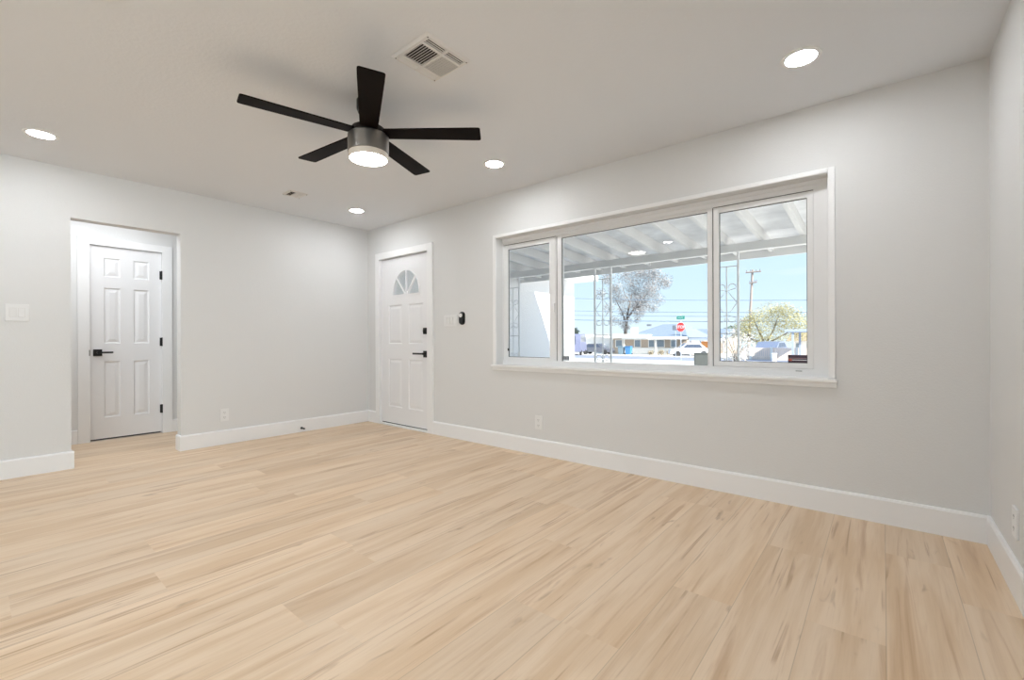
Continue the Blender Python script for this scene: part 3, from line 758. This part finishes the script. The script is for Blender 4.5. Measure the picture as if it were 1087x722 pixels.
# house behind on the right
YB2 = 76.0
HB = thing('street_house', 'pale gabled house behind the stop sign, partly hidden', 'house', (at(735, 360, YB2).x, YB2+4, gz(YB2)))
x0_, x1_ = at(724, 360, YB2).x, at(770, 360, YB2).x; ze = at(735, 359, YB2).z; zr = at(735, 351.0, YB2+5).z
build('wall', B().box(x0_, x1_, YB2, YB2+10, gz(YB2)-.1, ze), M_TAN, HB)
gx0 = at(709, 360, YB2).x
b = B().poly([(gx0, YB2-1.0, ze-.1), (gx0, YB2+5, zr), (gx0, YB2+11, ze-.1), (gx0, YB2+11, ze+.12), (gx0, YB2+5, zr+.25), (gx0, YB2-1.0, ze+.12)], (x1_+.6-gx0, 0, 0))
build('roof', b, M_ROOFB, HB)
build('window', px_box(B(), 728, 733, 360.5, 364, YB2-.06, .06), M_WINB, HB)
build('roof_cooler', px_box(B(), 729.5, 732.5, 347.8, 351.5, YB2+4.0, 1.0), M_EXTWHITE, HB)
# tan house at the right edge
YC = 66.0
HC = thing('street_house', 'tan-roofed house at the right edge behind the fence', 'house', (at(862, 360, YC).x, YC+4, gz(YC)))
x0_, x1_ = at(840, 360, YC).x, at(905, 360, YC).x; ze = at(855, 362.0, YC).z; zr = at(855, 351.5, YC+5).z
build('wall', B().box(x0_, x1_, YC, YC+10, gz(YC)-.1, ze), M_EXTWHITE, HC)
build('roof', B().poly([(x0_-.5, YC-.8, ze), (x0_-.5, YC+5, zr), (x0_-.5, YC+10.8, ze)], (x1_-x0_+1, 0, 0)), M_ROOFT, HC)
build('window', px_box(B(), 845, 850, 364.5, 369, YC-.06, .06), M_WINB, HC)
# carports
def carport(label, p0, p1, y_top, y_bot, Y, depth, posts, m):
    t = thing('carport', label, 'carport', (at((p0+p1)/2, 360, Y).x, Y+depth/2, gz(Y)))
    zt, zb = at((p0+p1)/2, y_top, Y).z, at((p0+p1)/2, y_bot, Y).z
    build('canopy', B().box(at(p0, 360, Y).x, at(p1, 360, Y).x, Y, Y+depth, zb, zt, .02), m, t)
    for p in posts:
        xx = at(p, 360, Y).x
        for yy in (Y+.1, Y+depth-.2): build('post', B().box(xx-.07, xx+.07, yy, yy+.12, gz(yy)-.1, zb), m, t)
M_CANOPY = material('canopy_blue_grey', srgb(172, 182, 198), 0.6)
carport('blue-grey flat carport on posts at the right edge', 832.5, 866, 349.6, 352.4, 39, 4, (841.3, 863), M_CANOPY)
carport('low grey carport over the orange cover, right of the stop sign', 731, 757, 359.4, 361.8, 54, 5, (732.5, 743.0, 756), M_CANOPY)
OC = build('tarp', B().box(at(743.6, 360, 56).x, at(753, 360, 56).x, 56, 58.2, gz(56), at(748, 362.6, 56).z, .18), M_ORANGE)
tag(OC, 'orange tarp-covered load under the low carport', 'tarp')

# vehicles
def car(label, loc, ang, L_, H_, W_, m, cat='car', van=False, name='car'):
    t = thing(name, label, cat, loc)
    R_ = Matrix.Translation(loc) @ Matrix.Rotation(ang, 4, 'Z')
    def put(b): b.bm.transform(R_); return b
    w2 = W_/2; wr = .32
    if van: prof = [(-.5, .16), (-.5, .72), (-.47, .98), (.30, 1.0), (.38, .62), (.5, .50), (.5, .16)]
    else: prof = [(-.5, .2), (-.5, .58), (-.36, .64), (-.24, .98), (.10, 1.0), (.24, .64), (.47, .54), (.5, .2)]
    b = B().poly([(x*L_, -w2, z*H_) for x, z in prof], (0, W_, 0))
    bmesh.ops.bevel(b.bm, geom=list(b.bm.edges), offset=.05, segments=2, affect='EDGES')
    build('body', put(b), m, t)
    if van: gp = [(-.40, .62), (-.40, .90), (.24, .90), (.30, .62)]
    else: gp = [(-.30, .66), (-.22, .92), (.09, .93), (.19, .66)]
    for s in (-1, 1):
        build('side_window', put(B().poly([(x*L_, s*(w2+.004), z*H_) for x, z in gp], (0, -s*.02, 0))), M_GLD, t)
    if van:
        build('rear_window', put(B().box(-.5*L_-.012, -.49*L_, -w2*.45, -w2*.05, .5*H_, .9*H_)), M_GLD, t)
        build('rear_window', put(B().box(-.5*L_-.012, -.49*L_, w2*.05, w2*.45, .5*H_, .9*H_)), M_GLD, t)
    else:
        a_, c_ = Vector((.105*L_, 0, .985*H_)), Vector((.235*L_, 0, .66*H_))
        build('windscreen', put(B().poly([(a_.x+.02, -w2*.85, a_.z), (c_.x+.02, -w2*.9, c_.z), (c_.x+.02, w2*.9, c_.z), (a_.x+.02, w2*.85, a_.z)], (.015, 0, .01))), M_GLD, t)
    for xx in (-.31, .31):
        for s in (-1, 1):
            build('wheel', put(B().cyl((xx*L_, s*(w2-.2), wr), (xx*L_, s*(w2+.01), wr), wr, n=20)), M_TYRE, t)
    return t
def place(px, Y): v = at(px, 361, Y); return (v.x, Y, gz(Y)+.02)
car('lavender-grey van beside the white wing wall, rear windows showing', place(611, 47), math.radians(112), 5.2, 2.55, 1.95, M_VAN, 'van', True, 'van')
car('dark grey car behind the middle iron column', place(634, 53), math.radians(8), 4.3, 1.42, 1.75, M_CARD)
car('white car parked right of the stop sign', place(731.5, 49.5), math.radians(-152), 4.2, 1.45, 1.75, M_CARW)
car('blue-grey car behind the pale fence', place(820, 47.2), math.radians(80), 4.2, 1.62, 1.8, M_CARB)
# bins
def bin_(px, Y, m, label):
    v = place(px, Y); t = thing('wheelie_bin', label, 'bin', v)
    x, y, z = v
    b = B(); h = 1.02; tw, bw = .36, .28
    b.faces([(x-bw, y-bw, z+.05), (x+bw, y-bw, z+.05), (x+bw, y+bw, z+.05), (x-bw, y+bw, z+.05), (x-tw, y-tw, z+h), (x+tw, y-tw, z+h), (x+tw, y+tw, z+h), (x-tw, y+tw, z+h)],
            [(0, 1, 2, 3), (4, 5, 6, 7), (0, 1, 5, 4), (1, 2, 6, 5), (2, 3, 7, 6), (3, 0, 4, 7)])
    build('bin_body', b, m, t)
    build('lid', B().box(x-tw-.03, x+tw+.03, y-tw-.05, y+tw+.03, z+h, z+h+.07, .02), m, t)
    for s in (-1, 1): build('wheel', B().cyl((x+s*.30, y+.30, z+.10), (x+s*.36, y+.30, z+.10), .12, n=16), M_TYRE, t)
bin_(659.6, 53.5, M_BING, 'grey wheelie bin, left of the pair before the house')
bin_(667.3, 53.5, M_BINB, 'blue wheelie bin before the house across the street')
# grey utility cabinet in the yard
YU = 25.0
v = place(745, YU)
UB = thing('utility_cabinet', 'grey-green utility cabinet at the right edge of the middle pane', 'utility box', v)
x, y, z = v
ub = build('cabinet', B().box(x-.42, x+.42, y, y+.5, z, z+.70, .02), M_UTIL, UB)
build('cap', B().box(x-.45, x+.45, y-.03, y+.53, z+.70, z+.74, .01), M_UTIL, UB)
build('plinth', B().box(x-.5, x+.5, y-.06, y+.56, z-.1, z+.03, .01), M_CONC, UB)
build('door_panel', B().box(x-.34, x+.34, y-.012, y, z+.10, z+.62, .005), M_UTIL, UB)

# stop sign
YS = 36.0
c = at(722.6, 347.3, YS)
SG = thing('stop_sign', 'red octagonal STOP sign with green street name plate on one pole', 'street sign', (c.x, YS, gz(YS)))
SA = math.radians(-8)
RS = Matrix.Translation((c.x, YS, 0)) @ Matrix.Rotation(SA, 4, 'Z')
def sput(b): b.bm.transform(RS); return b
build('post', B().cyl((c.x, YS+.03, gz(YS)-.1), (c.x, YS+.03, c.z+1.02), .03, n=12), M_GALV, SG)
octo = lambda r: [(r*math.cos(PI/8+k*PI/4), r*math.sin(PI/8+k*PI/4)) for k in range(8)]
pl_ = build('sign_plate', sput(B().poly([(x, -.012, c.z+z) for x, z in octo(.40)], (0, .006, 0))), M_WHITE, SG)
build('red_field', sput(B().poly([(x, -.016, c.z+z) for x, z in octo(.375)], (0, .005, 0))), M_RED, pl_)
def text_mesh(name, body, size, m, parent, mat):
    cu = bpy.data.curves.new('t', 'FONT'); cu.body = body; cu.size = size; cu.align_x = 'CENTER'; cu.align_y = 'CENTER'; cu.extrude = .002; cu.offset = .006
    tmp = bpy.data.objects.new('t', cu); COL.objects.link(tmp)
    bpy.context.view_layer.update()
    me = bpy.data.meshes.new_from_object(tmp.evaluated_get(bpy.context.evaluated_depsgraph_get()))
    bpy.data.objects.remove(tmp)
    me.transform(Matrix.Translation(-origin_of(parent)) @ m)
    o = bpy.data.objects.new(name, me); COL.objects.link(o); o.parent = parent; me.materials.clear(); me.materials.append(mat); return o
text_mesh('lettering', 'STOP', .32, RS @ Matrix.Translation((0, -.020, c.z)) @ Matrix.Rotation(PI/2, 4, 'X'), pl_, M_WHITE)
c2 = at(722.7, 337.2, YS)
np_ = build('street_name_plate', sput(B().box(-.33, .33, -.012, -.004, c2.z-.13, c2.z+.13, .003)), M_GREEN, SG, 'green street name plate')
build('name_line', sput(B().box(-.22, .20, -.0145, -.012, c2.z-.012, c2.z+.012)), M_WHITE, np_)
YS2 = 44.0; c3 = at(717.0, 348.0, YS2)
BS = thing('road_sign', 'small grey sign seen from behind, left of the stop sign', 'street sign', (c3.x, YS2, gz(YS2)))
build('post', B().cyl((c3.x, YS2+.03, gz(YS2)-.1), (c3.x, YS2+.03, c3.z+.3), .025, n=10), M_GALV, BS)
build('sign_plate', B().box(c3.x-.30, c3.x+.20, YS2-.01, YS2, c3.z-.24, c3.z+.24, .004), M_SIGNB, BS)
# street lamp behind the house
YL = 78.0
l0, l1, l2 = at(712.6, 352, YL), at(711.4, 344.5, YL), at(703.5, 340.6, YL)
SL = thing('street_lamp', 'thin curved-arm street lamp above the roof left of the stop sign', 'street lamp', (l0.x, YL, gz(YL)))
build('pole', B().tube([(l0.x, YL, gz(YL)-.1), (l0.x, YL, l0.z), (l1.x, YL, l1.z), ((l1.x+l2.x)/2, YL, (l1.z+l2.z)/2+.25), (l2.x, YL, l2.z)], [.09, .07, .06, .05, .05], 8), M_GALV, SL)
build('lamp_head', B().box(l2.x-.5, l2.x+.1, YL-.12, YL+.12, l2.z-.10, l2.z+.05, .03), M_GALV, SL)

# utility pole and cables
YP = 54.5
p0, p1 = at(794.6, 372, YP), at(798.8, 286.4, YP)
UP = thing('utility_pole', 'leaning wooden utility pole with crossarms in the right pane', 'utility pole', (p0.x, YP, gz(YP)))
dirp = (p1-p0)
foot = p0-dirp*((p0.z-gz(YP)+.3)/dirp.z)
build('pole_shaft', B().cyl(foot, p1, .16, .11, 12), M_POLE, UP)
for (a_, c_, py, th) in ((791.6, 807.8, 288.6, .09), (795.4, 803.6, 300.0, .08), (785.5, 801.5, 339.8, .09)):
    q0, q1 = at(a_, py+.8, YP-.16), at(c_, py-.6, YP-.16)
    ar = build('crossarm', B().tube([q0, q1], th, 6), M_POLE, UP)
    for f_ in (.06, .3, .7, .94):
        q = q0.lerp(q1, f_); build('insulator', B().cyl(q, q+Vector((0, 0, .26)), .05, .04, 8), M_SIGNB, ar)
def cable(label, ya, yb, Y, sag, r=.035):
    a_, c_ = at(560, ya, Y-.9), at(900, yb, Y-.9)
    pts = [a_.lerp(c_, k/24)-Vector((0, 0, sag*math.sin(PI*k/24))) for k in range(25)]
    o = build('overhead_cable', B().tube(pts, r, 5), M_WIRE); tag(o, label, 'cable', 'overhead cables along the street')
cable('topmost overhead cable crossing the sky outside the window', 315.5, 318.5, YP, .2)
cable('second overhead cable from the top, outside the window', 329.0, 331.5, YP, .15)
cable('third overhead cable from the top, above the far roofs', 334.0, 336.0, YP, .1)
cable('lowest and thickest overhead cable, just above the far roofs', 338.2, 341.0, YP, .2, .05)

# fence
YFN = 43.0
FE = thing('board_fence', 'pale pink-beige vertical board fence below the yellow tree', 'fence', (at(820, 375, YFN).x, YFN, gz(YFN)))
xf0, xf1 = at(788, 375, YFN).x, at(868, 375, YFN).x; zt = at(825, 369.2, YFN).z; zg = gz(YFN)
b = B(); x = xf0
while x < xf1:
    b.box(x, x+.135, YFN, YFN+.02, zg-.02, zt+random.uniform(-.015, .015)); x += .15
build('board_panel', b, M_FENCE, FE)
build('rail', B().box(xf0, xf1, YFN+.02, YFN+.06, zg+.25, zg+.33), M_FENCE, FE); build('rail', B().box(xf0, xf1, YFN+.02, YFN+.06, zt-.25, zt-.17), M_FENCE, FE)
for p in (797, 819, 846):
    xx = at(p, 375, YFN).x; build('post', B().box(xx-.09, xx+.09, YFN-.10, YFN+.08, zg-.1, zt+.06, .01), M_EXTWHITE, FE)
v = place(821.5, 38.5)
PB = build('block_pier', B().box(v[0]-.13, v[0]+.13, v[1], v[1]+.26, v[2]-.1, v[2]+.55, .02).box(v[0]-.17, v[0]+.17, v[1]-.04, v[1]+.30, v[2]+.55, v[2]+.62, .02), M_EXTWHITE)
tag(PB, 'low white block pier standing before the pale fence', 'pier')

# ------------------------------------------------------------------ plants
def leaf_cloud(b, blobs, n, size, rnd, aspect=2.2):
    tot = sum(r*r for _, r in blobs)
    for c_, r in blobs:
        c_ = Vector(c_)
        for _ in range(int(n*r*r/tot)):
            d = Vector((rnd.gauss(0, 1), rnd.gauss(0, 1), rnd.gauss(0, 1))).normalized()
            p = c_+d*r*rnd.random()**.45
            q = Vector((rnd.gauss(0, 1), rnd.gauss(0, 1), rnd.gauss(0, .6))).normalized(); s_ = q.cross(d)
            if s_.length < 1e-3: continue
            s_.normalize(); l = size*rnd.uniform(.6, 1.3)
            vs = [b.bm.verts.new(p-q*l), b.bm.verts.new(p+s_*l/aspect), b.bm.verts.new(p+q*l), b.bm.verts.new(p-s_*l/aspect)]
            b.bm.faces.new(vs)
def plant(name, label, cat, base, trunks, blobs, n, size, mleaf, rnd, mb=M_BARK, group=None):
    t = thing(name, label, cat, base, group)
    b = B()
    for pts, r in trunks: b.tube(pts, r, 7)
    build('trunk' if cat == 'tree' else 'stem', b, mb, t)
    b = B(); leaf_cloud(b, blobs, n, size, rnd); build('foliage', b, mleaf, t, fixn=False)
    return t
rnd = random.Random(5)
YE = 74.0
def P(px, py, Y, dy=0): v = at(px, py, Y); return Vector((v.x, Y+dy, v.z))
base = P(664, 372, YE); base.z = gz(YE)
tr = [([base-Vector((0, 0, .2)), P(664, 352, YE), P(666, 335, YE), P(669, 320, YE), P(671, 312, YE)], [.38, .3, .2, .09, .04]),
      ([P(665, 345, YE), P(658, 332, YE, 1), P(651, 318, YE, 1)], [.2, .12, .05]), ([P(666, 338, YE), P(678, 325, YE, -1), P(690, 312, YE, -1)], [.2, .12, .05]),
      ([P(669, 322, YE), P(666, 313, YE, -1), P(664, 306, YE, -1)], [.1, .06, .03]), ([P(676, 327, YE, -1), P(690, 325, YE, -2)], [.16, .06])]
bl = []
for (px, py, r) in ((662, 291, 1.5), (676, 290, 1.7), (690, 293, 1.6), (700, 297, 1.3), (668, 302, 1.5), (684, 305, 1.6), (697, 308, 1.4), (655, 306, 1.3), (648, 316, 1.3), (660, 318, 1.3),
                    (674, 316, 1.4), (690, 319, 1.3), (694, 327, .9), (650, 328, 1.0), (661, 331, 1.1), (676, 331, 1.1), (684, 333, .9), (655, 341, .9), (664, 343, .9), (645, 306, .9), (704, 301, .8), (672, 341, .7), (640, 298, .9), (650, 295, 1.2), (698, 318, 1.0), (688, 327, 1.1), (682, 322, 1.2), (668, 325, 1.2), (680, 340, .7), (642, 312, .9), (668, 311, 1.3), (659, 347, .7), (669, 349, .6), (676, 286, 1.2), (694, 288, 1.2)):
    bl.append((P(px, py, YE, rnd.uniform(-2.5, 2.5)), r))
plant('eucalyptus_tree', 'tall sparse grey-green tree rising behind the house across the street', 'tree', base, tr, [(c_, r_*1.2) for c_, r_ in bl], 21000, .11, M_LEAFG, rnd)
YT = 50.0
base = P(812, 372, YT); base.z = gz(YT)
tr = [([base-Vector((0, 0, .2)), P(812, 366, YT), P(806, 352, YT), P(800, 340, YT)], [.15, .12, .08, .03]), ([P(812, 367, YT), P(820, 350, YT, .5), P(826, 334, YT, .5)], [.12, .07, .03]),
      ([P(812, 366, YT), P(832, 356, YT, -.5), P(846, 348, YT, -.5)], [.10, .06, .03]), ([P(811, 366, YT), P(798, 360, YT), P(790, 352, YT)], [.14, .08, .04])]
bl = []
for (px, py, r) in ((786, 352, .9), (790, 346, .8), (856, 342, .8), (835, 328, .7), (797, 337, .8), (844, 333, .7), (792, 350, .9), (800, 343, 1.0), (808, 336, 1.0), (818, 331, 1.0), (828, 331, .9), (837, 337, 1.0), (845, 344, .9), (852, 350, .7), (798, 358, .9), (808, 350, 1.0), (818, 344, 1.1), (829, 346, 1.0), (840, 354, .9), (815, 359, .9), (828, 360, .8), (788, 357, .7), (806, 364, .6), (823, 327, .6), (850, 357, .6)):
    bl.append((P(px, py, YT, rnd.uniform(-.9, .9)), r))
plant('palo_verde_tree', 'broad yellow-green tree behind the fence in the right pane', 'tree', base, tr, [(c_, r_*1.12) for c_, r_ in bl], 11000, .07, M_LEAFY, rnd)
YD = 31.0
base = P(781, 384, YD); base.z = gz(YD)
tr = [([base-Vector((0, 0, .1)), P(781+dx*.3, 374, YD), P(781+dx, 356, YD, dx*.05)], [.035, .025, .012]) for dx in (-14, -8, -3, 3, 8, 14, 18)]
bl = [(P(px, py, YD, rnd.uniform(-.4, .4)), r) for (px, py, r) in ((766, 364, .5), (773, 358, .5), (782, 355, .5), (791, 360, .5), (798, 364, .4), (770, 374, .5), (782, 370, .6), (794, 373, .5), (764, 379, .4), (788, 380, .45), (776, 381, .45))]
plant('dry_bush', 'pale dry twiggy bush behind the right iron column', 'bush', base, tr, bl, 1500, .055, M_LEAFW, rnd)
for (px, py_, Y, wd, m_, lb) in ((692, 374.5, 55, .75, M_LEAFB, 'leftmost brown shrub before the house across the street'), (702.5, 374.5, 54.2, .75, M_LEAFB, 'middle brown shrub before the house across the street'),
                            (712, 374.5, 55, .8, M_LEAFB, 'brown shrub left of the stop sign post'), (718, 371.5, 56, .7, M_LEAFD, 'dark shrub behind the stop sign post')):
    v = Vector(place(px, Y))
    bl = [(v+Vector((rnd.uniform(-.5, .5)*wd, rnd.uniform(-.3, .3), rnd.uniform(.25, .7)*wd)), .32*wd) for _ in range(6)]
    tr = [([v, v+Vector((rnd.uniform(-.4, .4), rnd.uniform(-.2, .2), .6*wd))], [.03, .012]) for _ in range(4)]
    plant('shrub', lb, 'bush', v, tr, bl, 260, .09, m_, rnd, group='shrubs before the house across the street')
for (px, py_, Y, r, lb) in ((776, 349.5, 96, 1.1, 'small far treetop between the columns of the right pane'), (613, 352, 80, 1.2, 'small far treetop above the van')):
    v = Vector(place(px, Y)); top = P(px, py_, Y)
    bl = [(top+Vector((rnd.uniform(-1, 1)*r, rnd.uniform(-.5, .5), rnd.uniform(-.7, .2)*r)), r*.6) for _ in range(6)]
    plant('far_tree', lb, 'tree', v, [([v, top], [.18, .06])], bl, 420, .2, M_LEAFD, rnd)
